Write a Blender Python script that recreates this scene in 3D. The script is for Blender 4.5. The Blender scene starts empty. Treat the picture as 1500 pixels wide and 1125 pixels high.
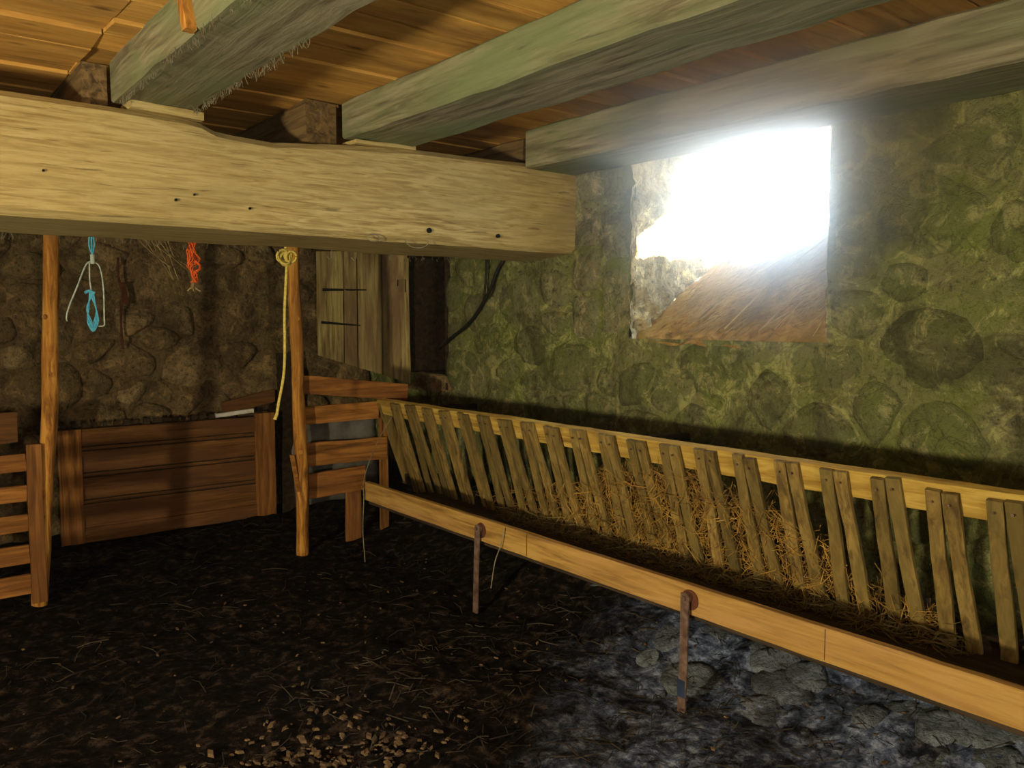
import bpy, bmesh, math, random
from mathutils import Vector, Matrix, noise
C = bpy.context.scene.collection
SC = bpy.context.scene
PI = math.pi
R = random.Random(7)

# ------------------------------------------------------------------ camera
CAM_H = 1.5
AZ = math.radians(38.3); PT = math.radians(4.33); FPX = 1216.0
cam_d = bpy.data.cameras.new('camera'); cam = bpy.data.objects.new('camera', cam_d); C.objects.link(cam)
cam_d.sensor_width = 36; cam_d.lens = 36 * FPX / 1500; cam_d.clip_start = .02
cam.location = (0, 0, CAM_H); cam.rotation_euler = (PI/2 - PT, 0, -AZ)
SC.camera = cam

# ------------------------------------------------------------------ light
SC.view_settings.view_transform = 'Standard'; SC.view_settings.look = 'None'
SC.view_settings.exposure = 0.0; SC.view_settings.gamma = 1.0; SC.view_settings.use_curve_mapping = False
W = bpy.data.worlds.new('world'); SC.world = W; W.use_nodes = True
W.node_tree.nodes['Background'].inputs[0].default_value = (.72, .86, 1, 1)
W.node_tree.nodes['Background'].inputs[1].default_value = 24.0

def area(name, loc, aim, sx, sy, power, col, portal=False, spread=PI):
    l = bpy.data.lights.new(name, 'AREA'); l.shape = 'RECTANGLE'; l.size = sx; l.size_y = sy
    l.energy = power; l.color = col; l.spread = spread
    if portal: l.cycles.is_portal = True
    o = bpy.data.objects.new(name, l); C.objects.link(o); o.location = loc
    d = Vector(aim) - Vector(loc)
    o.rotation_euler = d.to_track_quat('-Z', 'Y').to_euler()
    return o
sun_l = bpy.data.lights.new('sun', 'SUN'); sun_l.energy = 110; sun_l.angle = .009; sun_l.color = (1, .88, .66)
sun = bpy.data.objects.new('sun', sun_l); C.objects.link(sun)
sun.rotation_euler = Vector((-.56, .86, -.34)).to_track_quat('-Z', 'Y').to_euler()
# portals guide the sky light through the openings of the barn
area('window_portal', (4.42, 2.75, 2.2), (3, 2.75, 2.2), 1.3, .8, 1, (1, 1, 1), portal=True)
# daylight of the yard coming in by the two openings behind the camera
area('side_window_daylight', (-2.62, 1.15, 1.18), (1.2, 2.9, 2.2), .24, .24, 240, (1, .87, .55))
area('rear_door_daylight', (-.2, -2.62, 1.15), (.6, 1, 2.4), .28, .28, 75, (1, .86, .6))

# ------------------------------------------------------------------ materials
def lin(c):
    return tuple((x/255/12.92 if x/255 <= .04045 else ((x/255+.055)/1.055)**2.4) for x in c) + (1,)
class NT:
    def __init__(s, name, rough=.9):
        s.m = bpy.data.materials.new(name); s.m.use_nodes = True; s.t = s.m.node_tree; s.n = s.t.nodes
        s.b = s.n['Principled BSDF']; s.b.inputs['Roughness'].default_value = rough
        s.b.inputs['Specular IOR Level'].default_value = .25
    def new(s, t, **k):
        n = s.n.new(t)
        for a, v in k.items(): setattr(n, a, v)
        return n
    def link(s, a, b): s.t.links.new(a, b)
    def coords(s, kind='obj', scale=(1, 1, 1), per_object=True):
        if kind == 'pos':
            out = s.new('ShaderNodeNewGeometry').outputs['Position']
        else:
            out = s.new('ShaderNodeTexCoord').outputs['Object']
            if per_object:
                r = s.new('ShaderNodeObjectInfo').outputs['Random']
                m = s.new('ShaderNodeMath', operation='MULTIPLY'); s.link(r, m.inputs[0]); m.inputs[1].default_value = 37
                a = s.new('ShaderNodeVectorMath', operation='ADD'); s.link(out, a.inputs[0]); s.link(m.outputs[0], a.inputs[1])
                out = a.outputs[0]
        mp = s.new('ShaderNodeMapping'); mp.inputs['Scale'].default_value = scale
        s.link(out, mp.inputs['Vector']); return mp.outputs[0]
    def noise(s, vec, scale, detail=4, rough=.6, dist=0):
        n = s.new('ShaderNodeTexNoise'); s.link(vec, n.inputs['Vector'])
        n.inputs['Scale'].default_value = scale; n.inputs['Detail'].default_value = detail
        n.inputs['Roughness'].default_value = rough; n.inputs['Distortion'].default_value = dist
        return n.outputs['Fac']
    def ramp(s, fac, stops):
        r = s.new('ShaderNodeValToRGB'); s.link(fac, r.inputs[0]); e = r.color_ramp.elements
        while len(e) < len(stops): e.new(.5)
        for i, (p, c) in enumerate(stops):
            e[i].position = p; e[i].color = lin(c) if isinstance(c, tuple) else (c, c, c, 1)
        return r.outputs[0]
    def mix(s, fac, a, b, mode='MIX'):
        m = s.new('ShaderNodeMix', data_type='RGBA', blend_type=mode)
        if isinstance(fac, float): m.inputs[0].default_value = fac
        else: s.link(fac, m.inputs[0])
        for v, i in ((a, 6), (b, 7)):
            if isinstance(v, tuple): m.inputs[i].default_value = lin(v)
            else: s.link(v, m.inputs[i])
        return m.outputs[2]
    def rand(s): return s.new('ShaderNodeObjectInfo').outputs['Random']
    def bump(s, fac, strength, dist, prev=None):
        b = s.new('ShaderNodeBump'); b.inputs['Strength'].default_value = strength; b.inputs['Distance'].default_value = dist
        s.link(fac, b.inputs['Height'])
        if prev: s.link(prev, b.inputs['Normal'])
        return b.outputs[0]
    def done(s, col, nrm=None):
        if isinstance(col, tuple): s.b.inputs['Base Color'].default_value = lin(col)
        else: s.link(col, s.b.inputs['Base Color'])
        if nrm: s.link(nrm, s.b.inputs['Normal'])
        return s.m

def wood(name, light, mid, dark, axis='X', stain=None, stain_lo=.55, cracks=.0, knots=True, vary=.25, stretch=14, rough=.85, fine=30, soft=0):
    t = NT(name, rough)
    sc = [1, 1, 1]; sc['XYZ'.index(axis)] = 1/stretch
    v = t.coords('obj', tuple(sc)); v2 = t.coords('obj', tuple(x if x == 1 else .25 for x in sc))
    g = t.noise(v, fine, 6, .65, .6)
    col = t.ramp(g, [(.36-soft, dark), (.49, mid), (.60+soft, light)])
    big = t.noise(v2, 2.6, 4, .6)
    col = t.mix(t.ramp(big, [(.35, 0.0), (.7, .55)]), col, mid)
    if stain:
        s = t.noise(v2, 3.3, 5, .65, .5)
        col = t.mix(t.ramp(s, [(stain_lo - .1, 0.0), (stain_lo + .12, .85)]), col, stain)
    cr = t.noise(v, fine*1.1, 3, .5)
    col = t.mix(t.ramp(cr, [(.0, cracks), (.3 , cracks), (.36, 0.0)]), col, tuple(int(x*.35) for x in dark))
    if knots:
        vo = t.new('ShaderNodeTexVoronoi'); t.link(t.coords('obj', tuple(1 if i != 'XYZ'.index(axis) else .45 for i in range(3))), vo.inputs['Vector'])
        vo.inputs['Scale'].default_value = 4.5
        col = t.mix(t.ramp(vo.outputs['Distance'], [(.04, .75), (.11, 0.0)]), col, tuple(int(x*.6) for x in dark))
    hs = t.new('ShaderNodeHueSaturation'); t.link(col, hs.inputs['Color'])
    mr = t.new('ShaderNodeMapRange'); t.link(t.rand(), mr.inputs[0]); mr.inputs[3].default_value = 1 - vary; mr.inputs[4].default_value = 1 + vary*.6
    t.link(mr.outputs[0], hs.inputs['Value'])
    return t.done(hs.outputs[0], t.bump(g, .8, .006, t.bump(big, .3, .02)))

M = {}
M['beam'] = wood('hewn_beam_wood', (200, 180, 126), (180, 158, 104), (142, 118, 70), 'X', stain=(150, 134, 88), stain_lo=.62, cracks=.5, knots=False, stretch=14, vary=0, fine=60)
M['joist'] = wood('grey_joist_wood', (150, 142, 118), (122, 114, 90), (80, 70, 54), 'Y', stain=(108, 120, 84), stain_lo=.52, cracks=.4, knots=False, vary=.05)
M['old_joist'] = wood('brown_joist_wood', (124, 100, 66), (98, 78, 50), (62, 46, 30), 'Y', knots=False)
M['plank'] = wood('ceiling_board_wood', (226, 180, 100), (200, 150, 74), (136, 94, 46), 'X', stain=(134, 96, 56), stain_lo=.6, cracks=.3, knots=True, stretch=8, vary=.2, fine=14, soft=.12)
M['post'] = wood('round_post_wood', (204, 150, 68), (166, 110, 44), (90, 52, 20), 'Z', stain=(120, 78, 36), stain_lo=.6, cracks=.3, stretch=8, vary=.0)
M['fence'] = wood('fence_board_wood', (182, 124, 60), (146, 96, 42), (90, 56, 24), 'X', stain=(110, 66, 38), stain_lo=.55, cracks=.3, vary=.15)
M['door_panel'] = wood('old_door_wood', (134, 92, 46), (108, 70, 32), (70, 44, 20), 'X', stain=(100, 66, 44), stain_lo=.5, cracks=.3, vary=.1)
M['upright'] = wood('upright_board_wood', (164, 112, 56), (132, 86, 38), (80, 50, 22), 'Z', stain=(112, 70, 42), stain_lo=.55, vary=.1)
M['leaf'] = wood('weathered_leaf_wood', (186, 170, 112), (156, 138, 86), (102, 84, 52), 'Z', stain=(104, 76, 60), stain_lo=.52, cracks=.5, vary=.2, knots=False)
M['rail'] = wood('rack_rail_wood', (196, 166, 84), (170, 136, 60), (122, 90, 38), 'Y', stain=(170, 140, 70), stain_lo=.6, cracks=.3, vary=.05)
M['slat'] = wood('rack_slat_wood', (156, 130, 72), (124, 100, 52), (74, 56, 30), 'Z', stain=(98, 84, 44), stain_lo=.5, cracks=.4, vary=.3, stretch=8)
M['trough'] = wood('trough_board_wood', (182, 146, 78), (158, 120, 60), (112, 80, 38), 'Y', stain=(176, 136, 84), stain_lo=.6, cracks=.35, vary=.05)
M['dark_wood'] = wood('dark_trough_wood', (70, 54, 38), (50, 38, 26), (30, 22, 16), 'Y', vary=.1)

def stone_mat(name, stones, green, greenamt, dirt, bright=1.0):
    t = NT(name, .95)
    p = t.coords('pos')
    base = t.ramp(t.rand(), stones)
    n1 = t.noise(p, 9, 6, .7, .4); n2 = t.noise(p, 2.2, 5, .62, .8); n3 = t.noise(p, 38, 5, .7)
    col = t.mix(t.ramp(n1, [(.42, 0.0), (.58, .8)]), base, dirt)
    col = t.mix(t.ramp(n3, [(.34, .75), (.48, 0.0)]), col, tuple(int(x*.4) for x in dirt))
    if greenamt:
        col = t.mix(t.ramp(n2, [(.36, 0.0), (.64, greenamt)]), col, green)
    n4 = t.noise(p, 7.5, 7, .78, 1.0)
    col = t.mix(t.ramp(n4, [(.52, 0.0), (.60, .7)]), col, tuple(min(255, int(x*1.55)) for x in dirt))
    n5 = t.noise(p, 1.7, 5, .7, 1.5)
    col = t.mix(t.ramp(n5, [(.50, 0.0), (.60, .6)]), col, tuple(int(x*.55) for x in dirt))
    vo = t.new('ShaderNodeTexVoronoi', feature='DISTANCE_TO_EDGE'); wv = t.new('ShaderNodeVectorMath', operation='ADD'); t.link(p, wv.inputs[0])
    nc = t.new('ShaderNodeTexNoise'); t.link(p, nc.inputs['Vector']); nc.inputs['Scale'].default_value = 6; nc.inputs['Detail'].default_value = 4
    sc_n = t.new('ShaderNodeVectorMath', operation='SCALE'); t.link(nc.outputs['Color'], sc_n.inputs[0]); sc_n.inputs['Scale'].default_value = .28; t.link(sc_n.outputs[0], wv.inputs[1])
    t.link(wv.outputs[0], vo.inputs['Vector']); vo.inputs['Scale'].default_value = 6.5
    crk = t.ramp(vo.outputs['Distance'], [(.0, .55), (.035, 0.0)])
    crm = t.new('ShaderNodeMath', operation='MULTIPLY'); t.link(crk, crm.inputs[0]); t.link(t.ramp(n2, [(.45, 0.0), (.6, 1.0)]), crm.inputs[1])
    col = t.mix(crm.outputs[0], col, tuple(int(x*.4) for x in dirt))
    nb = t.bump(n3, .7, .02, t.bump(n1, .9, .06))
    return t.done(col, nb)
G = (104, 116, 52)
M['stone_r'] = stone_mat('mossy_stone', [(0, (88, 84, 62)), (.3, (122, 118, 86)), (.6, (104, 102, 74)), (1, (136, 130, 98))], G, .75, (106, 102, 70))
M['mortar_r'] = stone_mat('mossy_mortar', [(0, (130, 126, 90)), (1, (130, 126, 90))], (114, 126, 52), .75, (116, 114, 74))
M['stone_b'] = stone_mat('brown_stone', [(0, (92, 74, 52)), (.35, (146, 122, 88)), (.65, (116, 94, 66)), (1, (180, 154, 114))], G, .12, (118, 96, 66))
M['mortar_b'] = stone_mat('brown_mortar', [(0, (122, 100, 70)), (1, (122, 100, 70))], G, .1, (108, 86, 60))
M['stone_f'] = stone_mat('pale_footing_stone', [(0, (104, 110, 122)), (.5, (142, 148, 164)), (1, (84, 88, 98))], (90, 100, 84), .4, (84, 88, 98))
M['quoin'] = stone_mat('dressed_quoin_stone', [(0, (150, 142, 108)), (1, (126, 122, 92))], (128, 136, 92), .5, (124, 114, 86))
M['reveal'] = stone_mat('limewashed_reveal', [(0, (196, 182, 146)), (1, (196, 182, 146))], G, 0, (176, 158, 120))

def floor_mat():
    t = NT('trodden_dung_floor', .95)
    p = t.coords('pos')
    n1 = t.noise(p, 4.5, 7, .68, .3); n2 = t.noise(p, 1.5, 4, .6, .4); n3 = t.noise(p, 17, 8, .72, .25)
    t.b.inputs['Specular IOR Level'].default_value = .06
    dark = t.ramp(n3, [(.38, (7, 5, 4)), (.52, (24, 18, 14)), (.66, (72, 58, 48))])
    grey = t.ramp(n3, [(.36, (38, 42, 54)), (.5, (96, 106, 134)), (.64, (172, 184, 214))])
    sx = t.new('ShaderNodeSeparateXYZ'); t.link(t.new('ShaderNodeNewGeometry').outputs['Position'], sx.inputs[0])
    # lime dust along the trough wall; its left edge paints in a diagonal floor shadow
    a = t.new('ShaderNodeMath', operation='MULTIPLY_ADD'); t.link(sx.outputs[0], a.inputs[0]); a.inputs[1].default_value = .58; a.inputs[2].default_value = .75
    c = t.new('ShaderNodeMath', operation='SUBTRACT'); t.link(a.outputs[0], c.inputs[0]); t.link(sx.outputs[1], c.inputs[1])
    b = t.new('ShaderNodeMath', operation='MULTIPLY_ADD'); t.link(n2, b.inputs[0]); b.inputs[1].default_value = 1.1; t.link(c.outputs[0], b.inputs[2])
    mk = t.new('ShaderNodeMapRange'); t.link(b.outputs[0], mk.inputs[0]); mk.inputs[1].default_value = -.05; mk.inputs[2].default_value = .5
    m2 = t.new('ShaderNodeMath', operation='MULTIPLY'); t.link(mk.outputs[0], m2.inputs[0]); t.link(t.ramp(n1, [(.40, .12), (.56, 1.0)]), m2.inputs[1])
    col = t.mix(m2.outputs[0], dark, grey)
    return t.done(col, t.bump(n3, .9, .02, t.bump(n1, .8, .05)))
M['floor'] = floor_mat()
def plain(name, c1, c2=None, rough=.8, scale=20, metal=0, sheen=None):
    t = NT(name, rough); c2 = c2 or tuple(int(x*.7) for x in c1)
    n = t.noise(t.coords('obj'), scale, 4, .6)
    t.b.inputs['Metallic'].default_value = metal
    return t.done(t.ramp(n, [(.35, c2), (.65, c1)]), t.bump(n, .3, .002))
M['hay'] = plain('hay_stalks', (176, 136, 62), (92, 66, 28), scale=9)
M['hay_mass'] = plain('hay_mass', (84, 62, 30), (36, 26, 13), scale=40)
M['straw'] = plain('pale_straw', (196, 176, 128), (120, 100, 66), scale=3)
M['litter'] = plain('floor_litter', (62, 52, 40), (20, 16, 12), scale=3)
M['chip'] = plain('wood_chips', (104, 82, 56), (44, 32, 22), scale=6)
M['iron'] = plain('rusty_iron', (118, 96, 84), (78, 56, 46), rough=.7, scale=30, metal=.2)
M['rust'] = plain('rust_stain', (92, 50, 30), (60, 34, 24), scale=25)
M['blue'] = plain('blue_twine', (96, 186, 216), (60, 140, 180), scale=50)
M['palestring'] = plain('pale_twine', (190, 200, 190), (140, 150, 140), scale=50)
M['orange'] = plain('orange_twine', (226, 104, 44), (190, 76, 30), scale=50)
M['yellow'] = plain('yellow_rope', (226, 206, 112), (190, 166, 80), scale=60)
M['cable'] = plain('black_cable', (34, 30, 26), rough=.6)
M['white'] = plain('white_scrap', (230, 226, 214), (200, 196, 186))
M['web'] = plain('cobweb', (150, 142, 116), (110, 100, 80))
M['dark'] = plain('dark_hole', (16, 13, 11))
M['sack'] = plain('grey_sheet', (104, 100, 96), (70, 66, 62), scale=9)
M['twig'] = plain('dry_twig', (128, 112, 70), (86, 70, 42))
M['plaster_out'] = plain('bare_wall', (104, 92, 72))

# ------------------------------------------------------------------ builders
def link_mesh(name, verts, faces, mat, parent=None, smooth=False, loc=(0, 0, 0), sharp=80):
    me = bpy.data.meshes.new(name); me.from_pydata([tuple(v) for v in verts], [], faces); me.update()
    if smooth: me.polygons.foreach_set('use_smooth', [True]*len(me.polygons)); me.set_sharp_from_angle(angle=math.radians(sharp))
    if mat is not None: me.materials.append(mat)
    o = bpy.data.objects.new(name, me); C.objects.link(o); o.location = loc
    if parent is not None: o.parent = parent
    return o
def tag(o, label=None, cat=None, group=None, kind=None):
    if label: o['label'] = label
    if cat: o['category'] = cat
    if group: o['group'] = group
    if kind: o['kind'] = kind
    return o
def empty(name, label=None, cat=None, loc=(0, 0, 0), group=None, kind=None):
    o = bpy.data.objects.new(name, None); C.objects.link(o); o.location = loc; o.empty_display_size = .1
    return tag(o, label, cat, group, kind)
def local(parent, p):
    return Vector(p) - parent.location if parent is not None else Vector(p)
class MB:
    def __init__(s): s.v = []; s.f = []
    def add(s, v, f):
        n = len(s.v); s.v += [Vector(x) for x in v]; s.f += [[i+n for i in q] for q in f]
    def bar(s, a, b, wv, hv, seg=1, jit=0, ch=.12, seed=0, wave=0, taper=None):
        """a rough sawn bar from a to b; wv, hv are half-extent vectors; chamfered corners"""
        a, b, wv, hv = map(Vector, (a, b, wv, hv)); k = min(wv.length, hv.length)*ch
        cw = 1 - k/wv.length; chh = 1 - k/hv.length
        prof = [(cw, 1), (1, chh), (1, -chh), (cw, -1), (-cw, -1), (-1, -chh), (-1, chh), (-cw, 1)]
        v = []; f = []
        for i in range(seg+1):
            t = i/seg; c = a.lerp(b, t)
            tp = 1 if taper is None else 1+(taper-1)*t
            if wave: c = c + hv.normalized()*noise.noise(Vector((t*3, seed, 0)))*wave + wv.normalized()*noise.noise(Vector((t*3, seed, 9)))*wave
            for (x, y) in prof:
                p = c + wv*x*tp + hv*y*tp
                if jit: p = p + noise.noise_vector(p*7 + Vector((seed, 0, 0)))*jit
                v.append(p)
        for i in range(seg):
            for j in range(8):
                q = (j+1) % 8
                f.append([i*8+j, i*8+q, i*8+8+q, i*8+8+j])
        f.append(list(range(7, -1, -1))); f.append([seg*8+j for j in range(8)])
        # consistent outward orientation
        if wv.cross(hv).dot(b-a) > 0: f = [q[::-1] for q in f]
        s.add(v, f)
    def tube(s, pts, r, n=6, cap=True, rr=None):
        pts = [Vector(p) for p in pts]; v = []; f = []
        up = Vector((.13, .2, 1)).normalized(); m = len(pts)
        for i, p in enumerate(pts):
            d = (pts[min(i+1, m-1)] - pts[max(i-1, 0)]).normalized()
            x = d.cross(up)
            if x.length < 1e-3: x = d.cross(Vector((1, 0, 0)))
            x.normalize(); y = x.cross(d).normalized()
            q = r if rr is None else rr[i]
            for j in range(n):
                a = 2*PI*j/n; v.append(p + x*math.cos(a)*q + y*math.sin(a)*q)
        for i in range(m-1):
            for j in range(n):
                k = (j+1) % n; f.append([i*n+j, i*n+n+j, i*n+n+k, i*n+k])
        if cap: f.append(list(range(n))); f.append([(m-1)*n+j for j in range(n-1, -1, -1)])
        s.add(v, f)
    def build(s, name, mat, parent=None, smooth=False):
        off = parent.location if parent is not None and parent.type == 'EMPTY' and parent.parent is None else (parent.get('_w') if False else Vector((0, 0, 0)))
        return link_mesh(name, [p - off for p in s.v], s.f, mat, parent, smooth)
def bar(name, mat, a, b, wv, hv, parent=None, **k):
    m = MB(); m.bar(a, b, wv, hv, **k); return m.build(name, mat, parent)
def tube(name, mat, pts, r, parent=None, n=6, rr=None):
    m = MB(); m.tube(pts, r, n, rr=rr); return m.build(name, mat, parent, smooth=True)
def spline(pts, k=6):
    """Catmull-Rom through the points"""
    P = [Vector(p) for p in pts]; P = [P[0]*2-P[1]] + P + [P[-1]*2-P[-2]]; out = []
    for i in range(1, len(P)-2):
        for j in range(k):
            t = j/k; a, b, c, d = P[i-1:i+3]
            out.append(.5*((2*b) + (c-a)*t + (2*a-5*b+4*c-d)*t*t + (3*b-a-3*c+d)*t**3))
    out.append(P[-2]); return out

# ------------------------------------------------------------------ rubble walls
def clip(poly, nx, ny, c):
    """keep nx*x+ny*y <= c"""
    out = []
    for i in range(len(poly)):
        p, q = poly[i], poly[(i+1) % len(poly)]
        dp = nx*p[0]+ny*p[1]-c; dq = nx*q[0]+ny*q[1]-c
        if dp <= 0: out.append(p)
        if dp*dq < 0:
            t = dp/(dp-dq); out.append((p[0]+t*(q[0]-p[0]), p[1]+t*(q[1]-p[1])))
    return out
def rubble(a0, a1, b0, b1, sizes, rng, aniso=1.3, holes=(), maxn=300):
    pts = []
    for s, tries in sizes:
        for _ in range(tries):
            x = rng.uniform(a0, a1)/aniso; y = rng.uniform(b0, b1)
            if all((x-p[0])**2+(y-p[1])**2 > (.5*(s+p[2]))**2 for p in pts): pts.append((x, y, s))
    cells = []
    for i, (x, y, s) in enumerate(pts):
        poly = [(a0/aniso, b0), (a1/aniso, b0), (a1/aniso, b1), (a0/aniso, b1)]
        for j, (u, v, r) in enumerate(pts):
            if i == j: continue
            dx, dy = u-x, v-y; d2 = dx*dx+dy*dy
            if d2 > .7: continue
            w = .5 + .5*(s*s-r*r)/4/d2      # power diagram: bigger stones take more room
            w = min(.8, max(.2, w))
            poly = clip(poly, dx, dy, dx*(x+dx*w)+dy*(y+dy*w))
            if len(poly) < 3: break
        if len(poly) < 3: continue
        poly = [(p[0]*aniso, p[1]) for p in poly]; cx, cy = x*aniso, y
        bad = False
        for (h0, h1, k0, k1) in holes:
            if h0 < cx < h1 and k0 < cy < k1: bad = True; break
            ins = [p for p in poly if h0 < p[0] < h1 and k0 < p[1] < k1]
            mnx = min(p[0] for p in poly); mxx = max(p[0] for p in poly); mny = min(p[1] for p in poly); mxy = max(p[1] for p in poly)
            if mxx > h0 and mnx < h1 and mxy > k0 and mny < k1:
                ops = []
                if cx <= h0: ops.append((h0-cx, (1, 0, h0)))
                if cx >= h1: ops.append((cx-h1, (-1, 0, -h1)))
                if cy <= k0: ops.append((k0-cy, (0, 1, k0)))
                if cy >= k1: ops.append((cy-k1, (0, -1, -k1)))
                if ops: poly = clip(poly, *max(ops)[1])
            if len(poly) < 3: bad = True; break
        if bad: continue
        A = abs(sum(poly[k][0]*poly[(k+1) % len(poly)][1]-poly[(k+1) % len(poly)][0]*poly[k][1] for k in range(len(poly))))/2
        if A < .0025: continue
        cells.append((A, poly))
    cells.sort(reverse=True, key=lambda c: c[0])
    return [c[1] for c in cells[:maxn]]
def chaikin(poly, it=2, k=.2):
    for _ in range(it):
        q = []
        for i in range(len(poly)):
            a, b = poly[i], poly[(i+1) % len(poly)]
            q.append((a[0]+(b[0]-a[0])*k, a[1]+(b[1]-a[1])*k)); q.append((b[0]-(b[0]-a[0])*k, b[1]-(b[1]-a[1])*k))
        poly = q
    return poly
def resample(poly, n, rng):
    L = [0]
    for i in range(len(poly)):
        a, b = poly[i], poly[(i+1) % len(poly)]; L.append(L[-1]+math.hypot(a[0]-b[0], a[1]-b[1]))
    out = []; o = rng.random()*.3
    for k in range(n):
        t = (k+o)/n*L[-1]; t %= L[-1]
        i = max(j for j in range(len(poly)) if L[j] <= t)
        a, b = poly[i], poly[(i+1) % len(poly)]; u = (t-L[i])/max(1e-9, L[i+1]-L[i])
        out.append((a[0]+(b[0]-a[0])*u, a[1]+(b[1]-a[1])*u))
    return out
def stone(parent, poly, mat, to3, rng, gap=.012, proud=(.006, .03), n=14, name='stone', square=False):
    cx = sum(p[0] for p in poly)/len(poly); cy = sum(p[1] for p in poly)/len(poly)
    rr = sum(math.hypot(p[0]-cx, p[1]-cy) for p in poly)/len(poly)
    s = max(.5, 1-gap/rr)
    q = poly if square else chaikin(poly, 3, .2)
    q = resample(q, n, rng)
    q = [(cx+(p[0]-cx)*s*rng.uniform(.95, 1.04), cy+(p[1]-cy)*s*rng.uniform(.95, 1.04)) for p in q]
    h = rng.uniform(*proud); tx, ty = rng.uniform(-.05, .05), rng.uniform(-.05, .05)
    o3 = to3(cx, cy, 0); v = []
    for sc, d in ((1, -.03), (.86, h*.72), (.5, h*rng.uniform(.95, 1.2))):
        for p in q:
            x, y = cx+(p[0]-cx)*sc, cy+(p[1]-cy)*sc
            dd = d + (tx*(x-cx)+ty*(y-cy) if d > 0 else 0) + (rng.uniform(-.003, .003) if d > 0 else 0)
            v.append(to3(x, y, dd)-o3)
    v.append(to3(cx, cy, h*1.08)-o3); f = []
    for r in range(2):
        for j in range(n):
            k = (j+1) % n; f.append([r*n+j, r*n+k, r*n+n+k, r*n+n+j])
    for j in range(n): f.append([2*n+j, 2*n+(j+1) % n, 3*n])
    o = link_mesh(name, v, f, mat, parent, True, o3)
    return o
def mortar(name, mat, a0, a1, b0, b1, to3, step=.045, holes=(), amp=.012, seed=0, kind='structure'):
    """a rough plane with its openings cut out"""
    def lin_(a, b, marks):
        xs = sorted(set([a, b]+[m for m in marks if a < m < b])); out = [xs[0]]
        for p, q in zip(xs, xs[1:]):
            k = max(1, round((q-p)/step)); out += [p+(q-p)*(i+1)/k for i in range(k)]
        return out
    A = lin_(a0, a1, [h[0] for h in holes]+[h[1] for h in holes]); B = lin_(b0, b1, [h[2] for h in holes]+[h[3] for h in holes])
    v = []; f = []
    for a in A:
        for b in B:
            p = Vector((a, b, seed)); d = amp*(noise.noise(p*2.2)*1.2+noise.noise(p*7)*.9+noise.noise(p*17)*.5)
            v.append(to3(a, b, d))
    nb = len(B)
    for i in range(len(A)-1):
        for j in range(nb-1):
            ca, cb = (A[i]+A[i+1])/2, (B[j]+B[j+1])/2
            if any(h[0] < ca < h[1] and h[2] < cb < h[3] for h in holes): continue
            f.append([i*nb+j, i*nb+nb+j, i*nb+nb+j+1, i*nb+j+1])
    o = link_mesh(name, v, f, mat, None, True); return tag(o, kind=kind)

XW = 3.525; YB = 6.45; ZC = 2.62
right = lambda a, b, d: Vector((XW-d, a, b))
back = lambda a, b, d: Vector((a, YB-d, b))
WIN = (2.11, 3.35, 1.40, 2.47); HAT = (5.27, 5.80, 1.09, 2.02); QUO = (3.34, 3.87, 1.38, 2.62)
wr = mortar('wall_right', M['mortar_r'], -2.5, YB+.05, -.1, ZC, right, holes=(WIN, HAT), amp=.022, seed=1)
rs = random.Random(11)
for poly in rubble(.55, YB, .12, 2.60, [(.36, 60), (.27, 160), (.2, 500), (.14, 900)], rs, 1.25, holes=(WIN, HAT, QUO), maxn=292):
    stone(wr, poly, M['stone_r'], right, rs, gap=.007, proud=(-.002, .034))
for (a0, a1, b0, b1) in [(3.345, 3.60, 1.40, 1.84), (3.61, 3.86, 1.38, 1.66), (3.61, 3.86, 1.67, 1.93), (3.345, 3.60, 1.85, 2.15), (3.61, 3.86, 1.94, 2.2), (3.345, 3.58, 2.16, 2.46), (3.59, 3.86, 2.21, 2.46)]:
    o = stone(wr, [(a0, b0), (a1, b0), (a1, b1), (a0, b1)], M['quoin'], right, rs, gap=.006, proud=(.012, .02), name='quoin_block', n=12, square=True)
wb = mortar('wall_back', M['mortar_b'], -2.5, XW+.05, -.1, ZC, back, amp=.026, seed=4)
rs = random.Random(23)
for poly in rubble(-.2, XW, .3, 2.3, [(.34, 40), (.24, 140), (.17, 400), (.12, 700)], rs, 1.35, maxn=290):
    stone(wb, poly, M['stone_b'], back, rs, gap=.008, proud=(.0, .05))

# walls behind and left of the camera, with the openings that light the room
def wall_plain(name, a0, a1, b0, b1, to3, holes):
    return mortar(name, M['plaster_out'], a0, a1, b0, b1, to3, step=.25, holes=holes, amp=.01)
wall_plain('wall_left', -2.5, YB, -.1, ZC, lambda a, b, d: Vector((-2.5+d, a, b)), [(.98, 1.32, 1.0, 1.36)])
wall_plain('wall_front', -2.5, XW, -.1, ZC, lambda a, b, d: Vector((a, -2.5+d, b)), [(-.4, 0, .95, 1.35)])

# window embrasure: reveals, rising sill packed with old hay, lintel
XO = 4.38
def sheet(name, mat, fn, nu, nv, parent, smooth=True):
    v = [fn(i/nu, j/nv) for i in range(nu+1) for j in range(nv+1)]
    f = [[i*(nv+1)+j, (i+1)*(nv+1)+j, (i+1)*(nv+1)+j+1, i*(nv+1)+j+1] for i in range(nu) for j in range(nv)]
    return link_mesh(name, v, f, mat, parent, smooth)
def rough_n(p, amp, s=9): return (noise.noise(p*s)+.6*noise.noise(p*s*2.7))*amp
win = empty('window_1', loc=(XW, 2.73, 1.36), kind='structure')
wl = win.location
def sill_z(x, y): return 1.372 + (x-XW)*(.64+.5*(3.35-y)/1.2) + .02*noise.noise(Vector((x*4, y*4, 0)))
def f_left(u, v):
    x = XW-.012+u*(XO-XW); z0 = 1.30; z = z0+(2.5-z0)*v; p = Vector((x, 3.35+.04*u, z))
    return p + Vector((0, rough_n(p, .035, 11), 0)) - wl
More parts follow.
